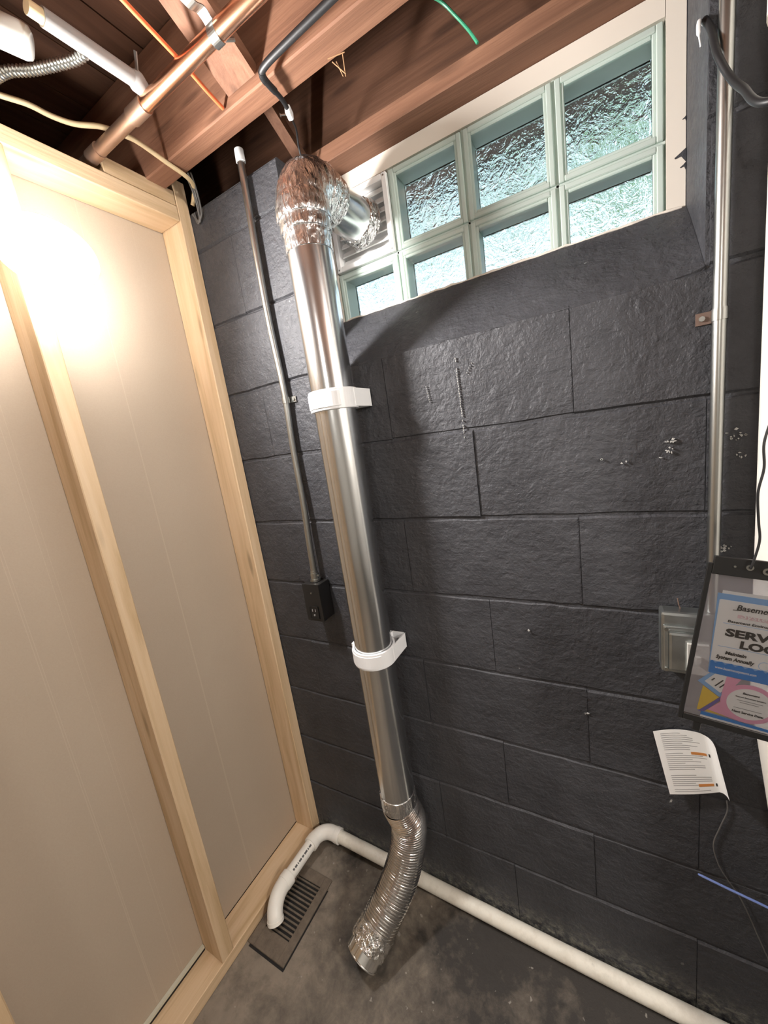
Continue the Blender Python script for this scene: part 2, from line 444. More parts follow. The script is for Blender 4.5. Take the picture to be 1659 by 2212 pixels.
# flakes and a scratch where the black paint is gone
pc = MB(); rr = random.Random(11)
def chip(x, z, w, h):
    pc.poly([(x + w * rr.uniform(-1, -.4), -.0034, z + h * rr.uniform(-.5, .5)), (x + w * rr.uniform(-.3, .3), -.0034, z - h), (x + w * rr.uniform(.4, 1), -.0034, z + h * rr.uniform(-.5, .5)), (x + w * rr.uniform(-.3, .3), -.0034, z + h)], (0, .003, 0))
for i in range(34):
    t = i / 33
    if rr.random() < .82: chip(.728 + .003 * t + rr.uniform(-.0006, .0006), 1.605 - .176 * t, .0009, .0022)
for i in range(8): chip(.653 + .005 * i / 7, 1.56 - .035 * i / 7, .0006, .0014)
for i in range(5): chip(.762 - .012 * i / 4, 1.588 - .017 * i / 4, .0006, .0012)
for x, z, n_, sp_ in ((1.106, 1.381, 7, .006), (1.101, 1.362, 8, .010), (.999, 1.358, 2, .004), (1.033, 1.350, 2, .003), (1.196, 1.379, 14, .008), (1.182, 1.179, 10, .007), (1.20, 1.345, 5, .006), (.944, .776, 2, .004), (.836, .972, 1, .002)):
    for i in range(n_): chip(x + rr.gauss(0, sp_), z + rr.gauss(0, sp_ * .5), rr.uniform(.001, .004), rr.uniform(.0008, .0026))
MATS['paint_chip'] = plain('paint_chip', (.50, .50, .48), .6)
pco = pc.build('paint_chips', 'paint_chip', WB); pco['kind'] = 'stuff'

# ------------------------------------------------------------------ ceiling: planks, joists, plates
CE = struct(MB().box((-1.7, -3.5, 2.452), (3.3, .26, 2.50)).build('ceiling', 'old_fir_y'), 'old exposed timber floor framing overhead')
for i in range(37):
    x = -1.6 + i * .13
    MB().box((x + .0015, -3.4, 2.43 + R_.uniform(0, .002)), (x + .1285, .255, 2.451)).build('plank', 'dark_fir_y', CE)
JB = 2.197
for i in range(8):
    y1 = -.060 - i * .406
    MB().box((-1.6, y1 - .055, JB), (3.2, y1, 2.429)).build('joist', 'old_fir_x', CE, bevel=.003)
MB().box((-1.6, .10, ZTOP), (3.2, .255, JB)).build('sill_plate', 'old_fir_x', CE, bevel=.002)
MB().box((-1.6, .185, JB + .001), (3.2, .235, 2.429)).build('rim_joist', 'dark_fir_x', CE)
# diagonal cross bridging between the joists
for x, lo_far in ((.375, True), (.475, False), (1.75, True), (1.85, False)):
    for yf in (-.118, -.524, -.930):
        yn = yf - .345
        a, b = ((x, yf, 2.220), (x, yn, 2.400)) if lo_far else ((x, yf, 2.400), (x, yn, 2.220))
        MB().bar(a, b, .080, .026).build('bridging', 'old_fir_y', CE)
MB().bar((.300, -.052, 2.372), (.318, .150, 2.215), .028, .022).build('bridging', 'old_fir_y', CE)

# ------------------------------------------------------------------ framed partition on the left
XD = -.089
WL = struct(MB().box((XD - .0127, -3.0, .0385), (XD, -.002, 2.128)).build('wall_left', 'drywall_paper'), 'stud partition showing the brown back of the drywall')
MB().box((XD + .001, -3.0, 0.0), (0, -.001, .038)).build('bottom_plate', 'new_pine_y', WL, bevel=.002)
MB().box((XD + .001, -3.0, 2.126), (0, -.0395, 2.164)).build('top_plate', 'new_pine_y', WL, bevel=.002)
studs = [-.0385, -.4515] + [-.846 - .4064 * i for i in range(6)]
for i, y in enumerate(studs):
    MB().box((XD + .001, y, .0385), (-.0003, y + .038, 2.1255 if i else 2.236)).build('stud', 'new_pine_z', WL, bevel=.002)
MB().box((-.070, -.222, 2.165), (-.001, -.040, 2.202)).build('plate_blocking', 'new_pine_y', WL, bevel=.0015)
MB().box((XD + .0005, -3.0, .047), (XD + .010, -.453, .055)).build('torn_drywall_edge', 'torn_paper_edge', WL)
MB().box((XD + .0005, -3.0, .0383), (XD + .0085, -.453, .0468)).build('shadow_gap', 'slot_black', WL)

# ------------------------------------------------------------------ glass block window
WI = D.objects.new('window_1', None); COL.objects.link(WI); WI.location = (XL, YG, 1.737); ORIGIN[WI.name] = (XL, YG, 1.737); struct(WI, 'glass block basement window with a sloped black sill')
GX = [.3585, .5505, .7425, .9345, 1.1205]; GZ = [1.737, 1.9275, 2.1185]
def ringbox(m, x0, x1, y0, y1, z0, z1, t):
    m.box((x0, y0, z0), (x0 + t, y1, z1)).box((x1 - t, y0, z0), (x1, y1, z1)).box((x0 + t, y0, z0), (x1 - t, y1, z0 + t)).box((x0 + t, y0, z1 - t), (x1 - t, y1, z1))
    return m
for c in range(4):
    for r in range(2):
        if c == 0 and r == 1: continue
        x0, x1, z0, z1 = GX[c] + .003, GX[c + 1] - .003, GZ[r] + .003, GZ[r + 1] - .003
        m = MB(); ringbox(m, x0, x1, YG, YG + .080, z0, z1, .011)
        ringbox(m, x0 + .010, x1 - .010, YG + .003, YG + .010, z0 + .010, z1 - .010, .007)
        b = m.build('glass_block', 'block_glass_side', WI, bevel=.0018)
        MB().box((x0 + .017, YG + .0045, z0 + .017), (x1 - .017, YG + .0052, z1 - .017)).build('front_pane', 'flat_glass', b)
        MB().box((x0 + .011, YG + .066, z0 + .011), (x1 - .011, YG + .074, z1 - .011)).build('back_pane', 'rippled_glass', b)
# clear joints between the blocks and the white mortar surround
m = MB()
for x in GX[1:4]: m.box((x - .0025, YG + .006, GZ[0]), (x + .0025, YG + .074, GZ[2]))
m.box((GX[0], YG + .006, GZ[1] - .0025), (GX[4], YG + .074, GZ[1] + .0025))
m.build('block_joint', 'block_glass_side', WI)
MB().box((GX[4] + .001, YG + .001, 1.7375), (XR - .001, YG + .07, ZTOP - .001)).build('mortar_border', 'mortar_white', WI)
MB().box((XL + .001, YG + .001, GZ[2] + .001), (GX[4], YG + .07, ZTOP - .001)).build('mortar_border', 'mortar_white', WI)
MB().box((XL + .001, YG + .001, 1.7375), (GX[0] - .001, YG + .07, GZ[2])).build('mortar_border', 'mortar_white', WI)
# sloped sill, a gridded surface so that it can be uneven
def sill():
    m = MB(); nx, ny = 44, 8; r = random.Random(3)
    for j in range(ny + 1):
        t = j / ny
        for i in range(nx + 1):
            x = XL + .0005 + (XR - XL - .001) * i / nx
            z = 1.6450 + (1.8060 - 1.6450) * t + (.004 * math.sin(t * math.pi)) + r.uniform(-.0014, .0014)
            if i > nx - 4: z += (i - nx + 4) ** 2 * .0006 * (1 - t) 
            m.v.append(Vector((x, .0005 + (YG - .001) * t, z)))
    for j in range(ny):
        for i in range(nx): a = j * (nx + 1) + i; m.f.append((a, a + 1, a + nx + 2, a + nx + 1))
    # front, back, bottom closing faces
    b = len(m.v); zb = 1.6405
    for y in (.0065, YG - .0055):
        for i in range(nx + 1): m.v.append(Vector((XL + .0005 + (XR - XL - .001) * i / nx, y, zb)))
    for i in range(nx):
        m.f.append((i + 1, i, b + i, b + i + 1)); m.f.append((ny * (nx + 1) + i, ny * (nx + 1) + i + 1, b + nx + 1 + i + 1, b + nx + 1 + i)); m.f.append((b + i, b + nx + 1 + i, b + nx + 2 + i, b + i + 1))
    m.f.append(tuple([j * (nx + 1) for j in range(ny + 1)] + [b + nx + 1, b])); m.f.append(tuple([b + nx, b + 2 * nx + 1] + [j * (nx + 1) + nx for j in range(ny, -1, -1)]))
    return m
sill().build('window_sill', 'black_sill', WI, smooth=True)
# ragged white bead between glass and sill
MB().tube([(XL + .03 + i * .02, YG - .001, 1.806 + R_.uniform(-.0016, .0016)) for i in range(40)], [R_.uniform(.002, .0042) for _ in range(40)], 6).build('mortar_bead', 'mortar_white', WI)
# flakes of black paint that ran on to the white border
for x, z, s in ((1.144, 1.893, .010), (1.1485, 1.874, .006), (1.1495, 1.950, .004)):
    MB().poly([(XR - .001, YG - .0004, z + s * .9), (x - s * .2, YG - .0004, z + s * .35), (x - s, YG - .0004, z - s * .1), (x - s * .9, YG - .0004, z - s * .3), (x, YG - .0004, z - s * .2), (XR - .001, YG - .0004, z - s * 1.3)], (0, .001, 0)).build('paint_flake', 'black_sill', WI)

# vent insert in place of the top left block
vx0, vx1, vz0, vz1 = GX[0] + .004, GX[1] - .004, GZ[1] + .004, GZ[2] - .004
VE = thing('vent_insert', ((vx0 + vx1) / 2, YG, vz0), 'white plastic louvred dryer vent insert in the top left of the glass block window', 'vent')
ringbox(MB(), vx0, vx1, YG - .006, YG + .07, vz0, vz1, .014).build('frame', 'vent_white', VE, bevel=.0015)
MB().box((vx0 + .015, YG + .030, vz0 + .015), (vx1 - .015, YG + .034, vz1 - .015)).build('back_panel', 'vent_white', VE)
for i in range(7):
    z = vz0 + .024 + i * .0225
    MB().bar((vx0 + .016, YG + .014, z), (vx1 - .016, YG + .014, z), .018, .003, (0, .6, .8)).build('louvre', 'vent_white', VE)
for zz in (vz0 + .007, vz1 - .007):
    for xx in (vx0 + .007, vx1 - .007): MB().disc((xx, YG - .0065, zz), (0, 1, 0), .0022, .0014, 8).build('screw', 'zinc', VE)

# ------------------------------------------------------------------ outdoors behind the glass
struct(MB().box((-3, .27, 1.45), (5, 9, 1.60)).build('ground_outside', 'bounce_ground'), 'ground outside the basement window, coloured pale to bounce daylight inside')
DK = MB().box((-1.5, .27, 2.40), (3.0, .89, 2.52)).build('porch_deck', 'dark_deck', origin=(.7, .6, 2.38)); tag(DK, 'dark timber porch underside seen through the upper glass blocks', 'porch')
def tree(x, y, z0, z1, w, n, label, seed):
    r = random.Random(seed); t = thing('young_tree', (x, y, 1.6), label, 'tree', 'young trees outside the window')
    st = MB().tube([(x, y, 1.6), (x, y, z0), (x, y, z1)], [.02, .015, .006], 8)
    for i in range(7):
        a = r.uniform(0, 6.28); zb = r.uniform(z0 - .1, z1 - .1); st.tube([(x, y, zb), (x + .8 * w * math.cos(a), y + .5 * w * math.sin(a), zb + .2)], [.007, .003], 6)
    st.build('trunk', 'soil', t)
    m = MB()
    for i in range(n):
        u, v, q = r.uniform(-1, 1), r.uniform(-1, 1), r.random()
        c = Vector((x + u * w, y + v * w * .5, z0 + (z1 - z0) * q)); d = Vector((r.gauss(0, 1), r.gauss(0, 1), r.gauss(0, .6))).normalized(); e = d.cross(Vector((r.gauss(0, 1), r.gauss(0, 1), r.gauss(0, 1)))).normalized()
        l, k = r.uniform(.035, .075), r.uniform(.012, .024); b = len(m.v)
        m.v += [c, c + d * l * .5 + e * k, c + d * l, c + d * l * .5 - e * k]; m.f.append((b, b + 1, b + 2, b + 3))
    f = m.build('foliage', 'leaf', t); f['kind'] = 'stuff'
tree(-.50, 2.05, 2.52, 3.20, .24, 330, 'sparse young tree outside beyond the vent', 4)
tree(.05, 2.0, 2.50, 3.20, .25, 480, 'young leafy tree outside behind the left glass blocks', 1)
tree(.60, 1.95, 2.46, 3.20, .25, 620, 'young leafy tree outside behind the middle glass blocks', 2)
tree(1.15, 2.0, 2.44, 3.25, .25, 950, 'dense young tree outside behind the right glass blocks', 5)

# ------------------------------------------------------------------ round metal vent duct
AX, AY, DR = .447, -.080, .0508
DU = thing('vent_duct', (AX, AY, 0), 'galvanised round metal vent duct running from the window vent down the black wall', 'duct')
zt = [1.905, .440]
MB().tube([(AX, AY, zt[0]), (AX, AY, zt[1])], DR, 64).build('straight_pipe', 'galvanised', DU, smooth=True)
MB().box((AX - .005, AY + DR - .0010, zt[1]), (AX + .005, AY + DR + .0016, zt[0])).build('seam', 'galvanised', DU)
def wrap(path, r, name, mat, seed, n=56, jit=.0007, parent=DU):
    path = [Vector(p) for p in path]; rr = list(r) if isinstance(r, (list, tuple)) else [r] * len(path)
    d0, d1 = (path[0] - path[1]).normalized() * .0008, (path[-1] - path[-2]).normalized() * .0008
    path = [path[0] + d0] + path + [path[-1] + d1]; r = [DR - .0016] + rr + [DR - .0016]
    return MB().tube(path, r, n, False, (1, 0, 0), jit, random.Random(seed)).build(name, mat, parent, smooth=True)
def zline(z0, z1, k): return [(AX, AY, z0 + (z1 - z0) * i / k) for i in range(k + 1)]
wrap(zline(1.880, 1.925, 8), DR + .0018, 'tape_band', 'foil_tape', 1)
wrap(zline(1.918, 1.952, 8), [DR + .0056 + .0006 * math.sin(i) for i in range(9)], 'tape_band', 'foil_tape', 2)
wrap(zline(1.944, 1.988, 8), [DR + v for v in (.0085, .0100, .0098, .0092, .0088, .0086, .0080, .0066, .0040)], 'tape_band', 'foil_tape', 3)
# gored elbow turning to the window
EZ, ER = 1.968, .066
bend = arc((AX, AY + ER, EZ), (0, -1, 0), (0, 0, 1), ER, 0, math.pi / 2, 18)
er = []
for i in range(19):
    k = i % 5; er.append(DR + .0035 + (.0022 if k == 0 else 0.0) + (.0006 * k))
wrap(bend, er, 'elbow', 'foil_tape', 4, jit=.0010)
HZ = EZ + ER
hp = [Vector((AX, AY + ER, HZ)).lerp(Vector((.460, YG - .008, HZ - .012)), i / 24) for i in range(25)]
MB().tube(hp, DR, 64).build('horizontal_pipe', 'galvanised', DU, smooth=True)
wrap([hp[i] for i in range(0, 9)], [DR + v for v in (.0075, .007, .0062, .005, .0045, .004, .0035, .003, .0018)], 'tape_band', 'crumpled_foil', 5, jit=.0013)
wrap([hp[i] for i in range(20, 25)], [DR + v for v in (.0015, .004, .006, .0075, .010)], 'tape_collar', 'crumpled_foil', 6, jit=.0018)
# bottom: tape collar, flexible hose, end coupling
wrap(zline(.400, .448, 8), [DR + .0015 + R_.uniform(0, .0012) for _ in range(9)], 'tape_band', 'foil_tape', 7)
fl = smooth_path([(AX, AY, .402), (.452, -.074, .372), (.459, -.066, .330), (.458, -.072, .280), (.450, -.095, .222), (.436, -.130, .170), (.417, -.172, .126), (.399, -.212, .092), (.390, -.232, .077)], 90)
L = [0.0]
for a, b in zip(fl, fl[1:]): L.append(L[-1] + (b - a).length)
MB().tube(fl, [DR + .0004 + .0025 * math.sin(2 * math.pi * l / .0078) for l in L], 44, False, (1, 0, 0)).build('flexible_hose', 'flex_aluminium', DU, smooth=False)
for p in DU.children[-1].data.polygons: p.use_smooth = True
d_end = (fl[-1] - fl[-8]).normalized(); e0 = fl[-1] - d_end * .022
wrap([e0 + d_end * .006 * i for i in range(9)], [DR + .003 + R_.uniform(0, .0022) for _ in range(9)], 'tape_band', 'crumpled_foil', 8, jit=.0014)
cp = [e0 + d_end * t for t in (.044, .074)]
MB().tube(cp, DR - .0012, 56, False, (1, 0, 0)).tube([cp[1], cp[0]], DR - .0022, 56, False, (1, 0, 0)).ring(cp[1], d_end, DR - .0026, DR + .0006, .002, 56).build('end_coupling', 'bright_steel', DU, smooth=True)

# white plastic hangers holding the duct to the wall
def clamp(z, label):
    t = thing('pipe_clamp', (AX, 0, z), label, 'clamp', 'white clamps holding the duct')
    MB().ring((AX, AY, z), (0, 0, 1), DR + .0012, DR + .0072, .046, 48).build('ring', 'white_plastic', t, bevel=.0012)
    MB().ring((AX, AY, z), (0, 0, 1), DR + .0070, DR + .0092, .034, 20, math.radians(200), math.radians(320)).build('hinge_band', 'white_plastic', t, bevel=.0008)
    MB().box((AX - .066, AY - .012, z - .021), (AX - .055, AY + .004, z + .021)).build('snap_tab', 'white_plastic', t, bevel=.0015)
    a = MB(); a.box((AX + .054, AY + .002, z - .021), (AX + .059, -.0005, z + .021)).box((AX + .014, AY + DR + .004, z - .021), (AX + .019, -.0005, z + .021))
    a.box((AX + .010, -.0055, z - .021), (AX + .059, -.0005, z + .021)).box((AX + .0141, AY + .050, z - .021), (AX + .0585, -.001, z - .017))
    a.build('wall_bracket', 'white_plastic', t, bevel=.0008)
    MB().disc((AX + .036, -.0068, z), (0, 1, 0), .0045, .003, 12).build('screw', 'zinc', t)
clamp(1.562, 'upper white plastic clamp holding the duct just below the window sill')
clamp(.898, 'lower white plastic clamp holding the duct beside the black outlet box')

# ------------------------------------------------------------------ conduits and boxes
C1 = thing('electrical_conduit', (.233, -.015, 1.08), 'thin grey steel conduit with white end bushing, left of the duct', 'conduit', 'steel conduits on the wall')
pth = smooth_path([(.238, -.016, 2.190), (.234, -.016, 1.95), (.233, -.015, 1.80), (.238, -.013, 1.62), (.233, -.014, 1.47), (.236, -.018, 1.31), (.234, -.022, 1.19), (.233, -.024, 1.092)], 10)
MB().tube(pth, .0092, 20).build('tube', 'zinc', C1, smooth=True)
MB().tube([(.2382, -.016, 2.180), (.2385, -.016, 2.207)], [.0118, .0112], 20).build('end_bushing', 'white_plastic', C1, smooth=True)
MB().ring((.2385, -.0135, 1.600), (0, 0, 1), .0092, .0108, .016, 20).box((.2460, -.0030, 1.592), (.266, -.0008, 1.608)).build('strap', 'zinc', C1)
MB().disc((.258, -.0042, 1.600), (0, 1, 0), .0042, .003, 8).build('screw', 'zinc', C1)
MB().tube([(.233, -.024, 1.067), (.233, -.024, 1.074), (.233, -.024, 1.0741), (.233, -.024, 1.092), (.233, -.024, 1.0921), (.233, -.024, 1.100)], [.0165, .0165, .0125, .0125, .0108, .0108], 20).build('connector', 'zinc', C1, smooth=True)
MB().disc((.2465, -.024, 1.084), (1, 0, 0), .0032, .008, 8).build('set_screw', 'zinc', C1)
OB = thing('outlet_box', (.233, 0, .948), 'small black surface outlet box at the foot of the left conduit', 'outlet')
MB().box((.202, -.052, .948), (.264, -.0008, 1.0655)).build('box', 'black_metal', OB, bevel=.0015)
MB().box((.2015, -.0535, .9475), (.2645, -.052, 1.066)).build('cover_plate', 'black_plastic', OB, bevel=.0005)
oc = MB(); ringbox(oc, .2165, .2500, -.0565, -.0535, .9555, .9965, .0022); oc.build('receptacle_rim', 'black_plastic', OB)
rc = MB().box((.2190, -.0555, .9580), (.2475, -.0537, .9940)); rcp = rc.build('receptacle', 'black_plastic', OB, bevel=.0006)
MB().box((.2265, -.0562, .9790), (.2285, -.0554, .9870)).box((.2375, -.0562, .9790), (.2395, -.0554, .9870)).disc((.2330, -.0560, .9680), (0, 1, 0), .0028, .0014, 10).build('contact_slot', 'grey_ink', rcp)
MB().disc((.233, -.0542, 1.038), (0, 1, 0), .0026, .0016, 8).build('screw', 'zinc', OB)

C2 = thing('electrical_conduit', (1.168, -.015, 1.06), 'steel conduit strapped to the wall on the right, beside the white pipe', 'conduit', 'steel conduits on the wall')
MB().tube([(1.1690, -.016, 2.158), (1.168, -.016, 1.60), (1.1665, -.016, 1.062)], .0094, 22).build('tube', 'zinc', C2, smooth=True)
sp = MB().ring((1.168, -.016, 1.5745), (0, 0, 1), .0095, .0108, .018, 22).build('strap', 'zinc', C2, smooth=True)
MB().box((1.140, -.0030, 1.565), (1.1605, -.0008, 1.584)).build('strap_tab', 'rust', sp)
MB().disc((1.1478, -.0042, 1.5745), (0, 1, 0), .0042, .003, 8).build('screw', 'zinc', C2)

JBX = thing('junction_box', (1.138, 0, .934), 'square galvanised junction box with white switch, half behind the log pouch', 'junction box')
MB().box((1.087, -.034, .934), (1.189, -.0008, 1.061)).build('box', 'box_steel', JBX, bevel=.006, seg=2)
MB().box((1.090, -.0385, .938), (1.186, -.0342, 1.036)).build('cover', 'box_steel', JBX, bevel=.003, seg=2)
MB().box((1.098, -.046, .945), (1.178, -.0386, 1.026)).build('raised_panel', 'box_steel', JBX, bevel=.005, seg=2)
MB().box((1.1255, -.0525, .948), (1.158, -.0462, 1.010)).build('switch_plate', 'grey_device', JBX, bevel=.001)
MB().box((1.137, -.058, .972), (1.146, -.0526, .988)).build('switch_lever', 'grey_device', JBX, bevel=.001)
for x, z in ((1.0955, 1.029), (1.0955, .944)): MB().disc((x, -.040, z), (0, 1, 0), .0038, .003, 10).build('screw', 'zinc', JBX)
MB().tube([(1.120, -.012, 1.061), (1.1175, -.014, 1.071), (1.116, -.013, 1.082)], .0012, 5).build('loose_wire', 'rust', JBX)

# ------------------------------------------------------------------ white pipe at the right edge
WP = thing('white_pipe', (1.265, -.066, 0), 'wide white vertical drain pipe at the right edge, behind the log pouch', 'pipe')
MB().tube([(1.262, -.068, 2.15), (1.262, -.068, 1.93)], .0570, 40).build('upper_pipe', 'cream_pipe', WP, smooth=True)
MB().tube([(1.262, -.068, 1.985), (1.262, -.068, 1.915), (1.262, -.068, 1.9149), (1.262, -.068, 1.905)], [.0635, .0635, .060, .060], 40).build('coupling', 'cream_pipe', WP, smooth=True)
MB().tube([(1.262, -.068, 1.925), (1.264, -.068, 1.5), (1.267, -.068, 1.0)], .0570, 40).build('main_pipe', 'cream_pipe', WP, smooth=True)
MB().tube(smooth_path([(1.267, -.068, 1.02), (1.270, -.068, .93), (1.284, -.069, .82), (1.325, -.085, .50), (1.385, -.128, .012)], 8), .0575, 40).build('lower_pipe', 'cream_pipe', WP, smooth=True)

# ------------------------------------------------------------------ log pouch with its papers
TH = math.radians(7.4)
PO = Vector((1.143, -.142, 1.214)); PU = Vector((math.cos(TH), 0, -math.sin(TH))); PV = Vector((-math.sin(TH), 0, -math.cos(TH))); PN = Vector((0, -1, 0))
def uv(u, v, d=0.0): return PO + PU * (u / 1000) + PV * (v / 1000) + PN * d
def uvbox(m, u0, u1, v0, v1, d0, d1): return m.hexa([uv(u0, v1, d0), uv(u1, v1, d0), uv(u1, v1, d1), uv(u0, v1, d1), uv(u0, v0, d0), uv(u1, v0, d0), uv(u1, v0, d1), uv(u0, v0, d1)])
def uvpoly(pts, d, t=.0003): return MB().poly([uv(a, b, d) for a, b in pts], PN * t)
LP = thing('document_pouch', tuple(PO), 'clear vinyl document pouch with black binding, hung tilted by a cord at right edge', 'pouch')
PW, PH = 232, 297
uvbox(MB(), 0, PW, 0, 29, -.002, .003).build('top_binding', 'black_plastic', LP, bevel=.001)
uvbox(MB(), -6.5, 0.0, 12, PH, -.0018, .0024).build('side_binding', 'black_plastic', LP, bevel=.0008)
uvbox(MB(), PW, PW + 6.5, 12, PH, -.0018, .0024).build('side_binding', 'black_plastic', LP, bevel=.0008)
uvbox(MB(), 0.1, PW - .1, PH - 12, PH, -.0018, .0024).build('bottom_binding', 'black_plastic', LP, bevel=.0008)
uvbox(MB(), 0.2, PW - .2, 29.2, PH - 12.2, -.0016, -.0012).build('back_sheet', 'hazy_vinyl', LP)
uvbox(MB(), 0.2, PW - .2, 29.2, PH - 12.2, .0016, .0020).build('front_sheet', 'clear_vinyl', LP)
for u, v, r0, r1 in ((41.7, 12, 2.0, 4.4), (61.3, 15, 2.6, 5.4), (116, 15, 2.6, 5.4), (190, 12, 2.0, 4.4)):
    MB().ring(uv(u, v, .0034), PN, r0 / 1000, r1 / 1000, .0012, 16).build('eyelet', 'zinc', LP)
MB().disc(uv(24.9, 13, .0034), PN, .0016, .0012, 8).build('rivet', 'zinc', LP)
uvbox(MB(), 16, 26, PH, PH + 17, -.0014, .0016).build('strap_end', 'black_plastic', LP, bevel=.0006)

SH = thing('service_log_sheet', tuple(uv(12.7, 58.9)), 'white and blue service log sheet in the clear pouch', 'paper')
uvpoly([(18, 54.5), (202, 54.5), (202, 150), (18, 150)], -.0009).build('rear_page', 'paper', SH)
uvpoly([(12.7, 59.5), (200, 59.5), (204, 198.5), (20.5, 198.5)], -.0004).build('page', 'sky_blue_ink', SH)
uvpoly([(16.2, 70.5), (18, 69.2), (196, 69.2), (199.5, 176), (20.3, 176)], .0000).build('panel', 'paper', SH)
wav = [(20.6, 178)]
for i in range(15):
    x = 21 + i * 12; wav += [(x + 2, 175.6), (x + 6, 179.6), (x + 10, 176.4)]
uvpoly(wav + [(203.6, 177), (204, 198.5), (21.6, 198.5)], .0003).build('wave_band', 'deep_blue_ink', SH)
def stxt(body, u, v, size, mat, width=None, bold=0.0, d=.0007, par=SH, shear=0.0, ang=0.0):
    r = PU * math.cos(ang) + PV * math.sin(ang); upv = PU * math.sin(ang) - PV * math.cos(ang)
    return text(body, uv(u, v, d), r, upv, size, mat, par, width=width and width / 1000, bold=bold, depth=.00008, shear=shear)
stxt('Basement', 37.6, 83.0, .0125, 'ink', 45, .00022, shear=.15)
uvpoly([(34.0, 83.6), (44, 82.4), (44, 83.2), (34.0, 84.4)], .0004).build('flourish', 'ink', SH)
uvpoly([(41, 90.5), (120, 91.5), (120, 97.0), (41, 96.0)], .0002).build('pink_shadow', 'pale_pink_ink', SH)
stxt('Systems', 44.5, 95.0, .0120, 'paper', 46, .0001, .0010, shear=.1)
stxt('Basement Environment Specialists', 30.6, 105.2, .0058, 'ink', 92, .00012, shear=.1)
for v in (107.6, 148.0): uvpoly([(26, v), (190, v), (190, v + .5), (26, v + .5)], .0003).build('rule_line', 'sky_blue_ink', SH)
stxt('SERVICE', 31.2, 128.4, .0172, 'ink', 86, .0008)
stxt('LOG', 50.6, 145.6, .0172, 'ink', 42, .0008)
stxt('Maintain', 35.8, 160.6, .0078, 'ink', 25.5, .0003, shear=.15)
stxt('System Annually', 26.0, 170.2, .0086, 'ink', 46, .0003, shear=.15)
stxt('www.basementsystems.com', 27.6, 188.6, .0062, 'paper', 50, .0001, shear=.1)
MB().ring(uv(84, 168.5, .0004), PN, .0066, .0071, .0003, 24).build('seal_ring', 'sky_blue_ink', SH)

CD = thing('folded_card', tuple(uv(10.5, 220.5)), 'light blue and white folded card poking out below the log sheet', 'card')
uvpoly([(10.5, 219.5), (24, 199.2), (52, 199.2), (47, 238), (41, 239.5)], -.0007).build('card', 'sky_blue_ink', CD)
uvpoly([(19.0, 217.0), (30, 199.4), (49.5, 199.4), (45, 225), (41, 231.8)], -.0003).build('panel', 'paper', CD)
for (bu, bv, ln) in ((26.5, 212, 6), (32.0, 221, 16), (38.0, 222, 16)):
    du, dv = math.cos(math.radians(-58)), math.sin(math.radians(-58))
    uvpoly([(bu, bv), (bu + du * ln, bv + dv * ln), (bu + du * ln - dv * 1.8, bv + dv * ln + du * 1.8), (bu - dv * 1.8, bv + du * 1.8)], .0002, .0001).build('fine_print', 'ink', CD)
uvpoly([(44.5, 199.4), (62, 199.4), (50, 228), (42.5, 233)], .0001).build('pink_corner', 'pink_ink', CD)
YC = thing('yellow_card', tuple(uv(18.6, 228.5)), 'yellow card with a violet diagonal stripe at the bottom of the pouch', 'card')
uvpoly([(18.4, 226), (40, 240.5), (70, 240), (80, 273), (16.8, 273)], -.00105).build('card', 'yellow_ink', YC)
uvpoly([(18.6, 275.5), (21.5, 271.0), (46, 233.6), (48.5, 238.0), (26.5, 273.5)], -.0005).build('stripe', 'violet_ink', YC)
uvpoly([(22.5, 274.5), (140, 278), (140, 284.5), (22.5, 284.5)], -.0006).build('blue_band', 'deep_blue_ink', YC)
uvpoly([(22.5, 281), (140, 282), (140, 284.6), (22.5, 284.6)], -.0002).build('white_band', 'paper', YC)
uvpoly([(30, 268), (48, 241), (72, 241), (72, 275)], -.00015).build('pink_panel', 'pink_ink', YC)
ST = thing('service_sticker', tuple(uv(75, 236)), 'round pink and white next service sticker at the bottom of the pouch', 'sticker')
MB().disc(uv(77, 240, .0005), PN, .0345, .0003, 48).build('disc', 'pink_ink', ST)
MB().disc(uv(77.5, 240, .0008), PN, .0275, .0003, 48).build('label_area', 'paper', ST)
stxt('Basement', 67, 223.6, .0050, 'ink', 20, .0001, .0012, ST, .15)
stxt('Basement Environment Specialists', 59.5, 230.5, .0032, 'ink', 36, .00005, .0012, ST)
for v, u0, u1 in ((235.2, 62, 93), (238.8, 66, 89), (249.6, 60, 94)):
    uvpoly([(u0, v), (u1, v), (u1, v + .9), (u0, v + .9)], .0011, .0001).build('fine_print', 'grey_ink', ST)
stxt('Next Service Date:', 59.0, 258.6, .0054, 'ink', 38, .00018, .0012, ST)

CO = MB().tube(smooth_path([uv(41.7, 13, .0045), uv(42.5, 6, .006), uv(45, -30, .004), (1.189, -.148, 1.268), (1.186, -.152, 1.310), (1.191, -.152, 1.345), (1.190, -.152, 1.380), (1.199, -.149, 1.42), (1.204, -.148, 1.46), (1.215, -.140, 1.54), (1.224, -.126, 1.64)], 8), .0016, 8).build('hanging_cord', 'black_rubber', origin=tuple(uv(41.7, 13)), smooth=True)
tag(CO, 'thin black cord running up the white pipe from the document pouch', 'cord')

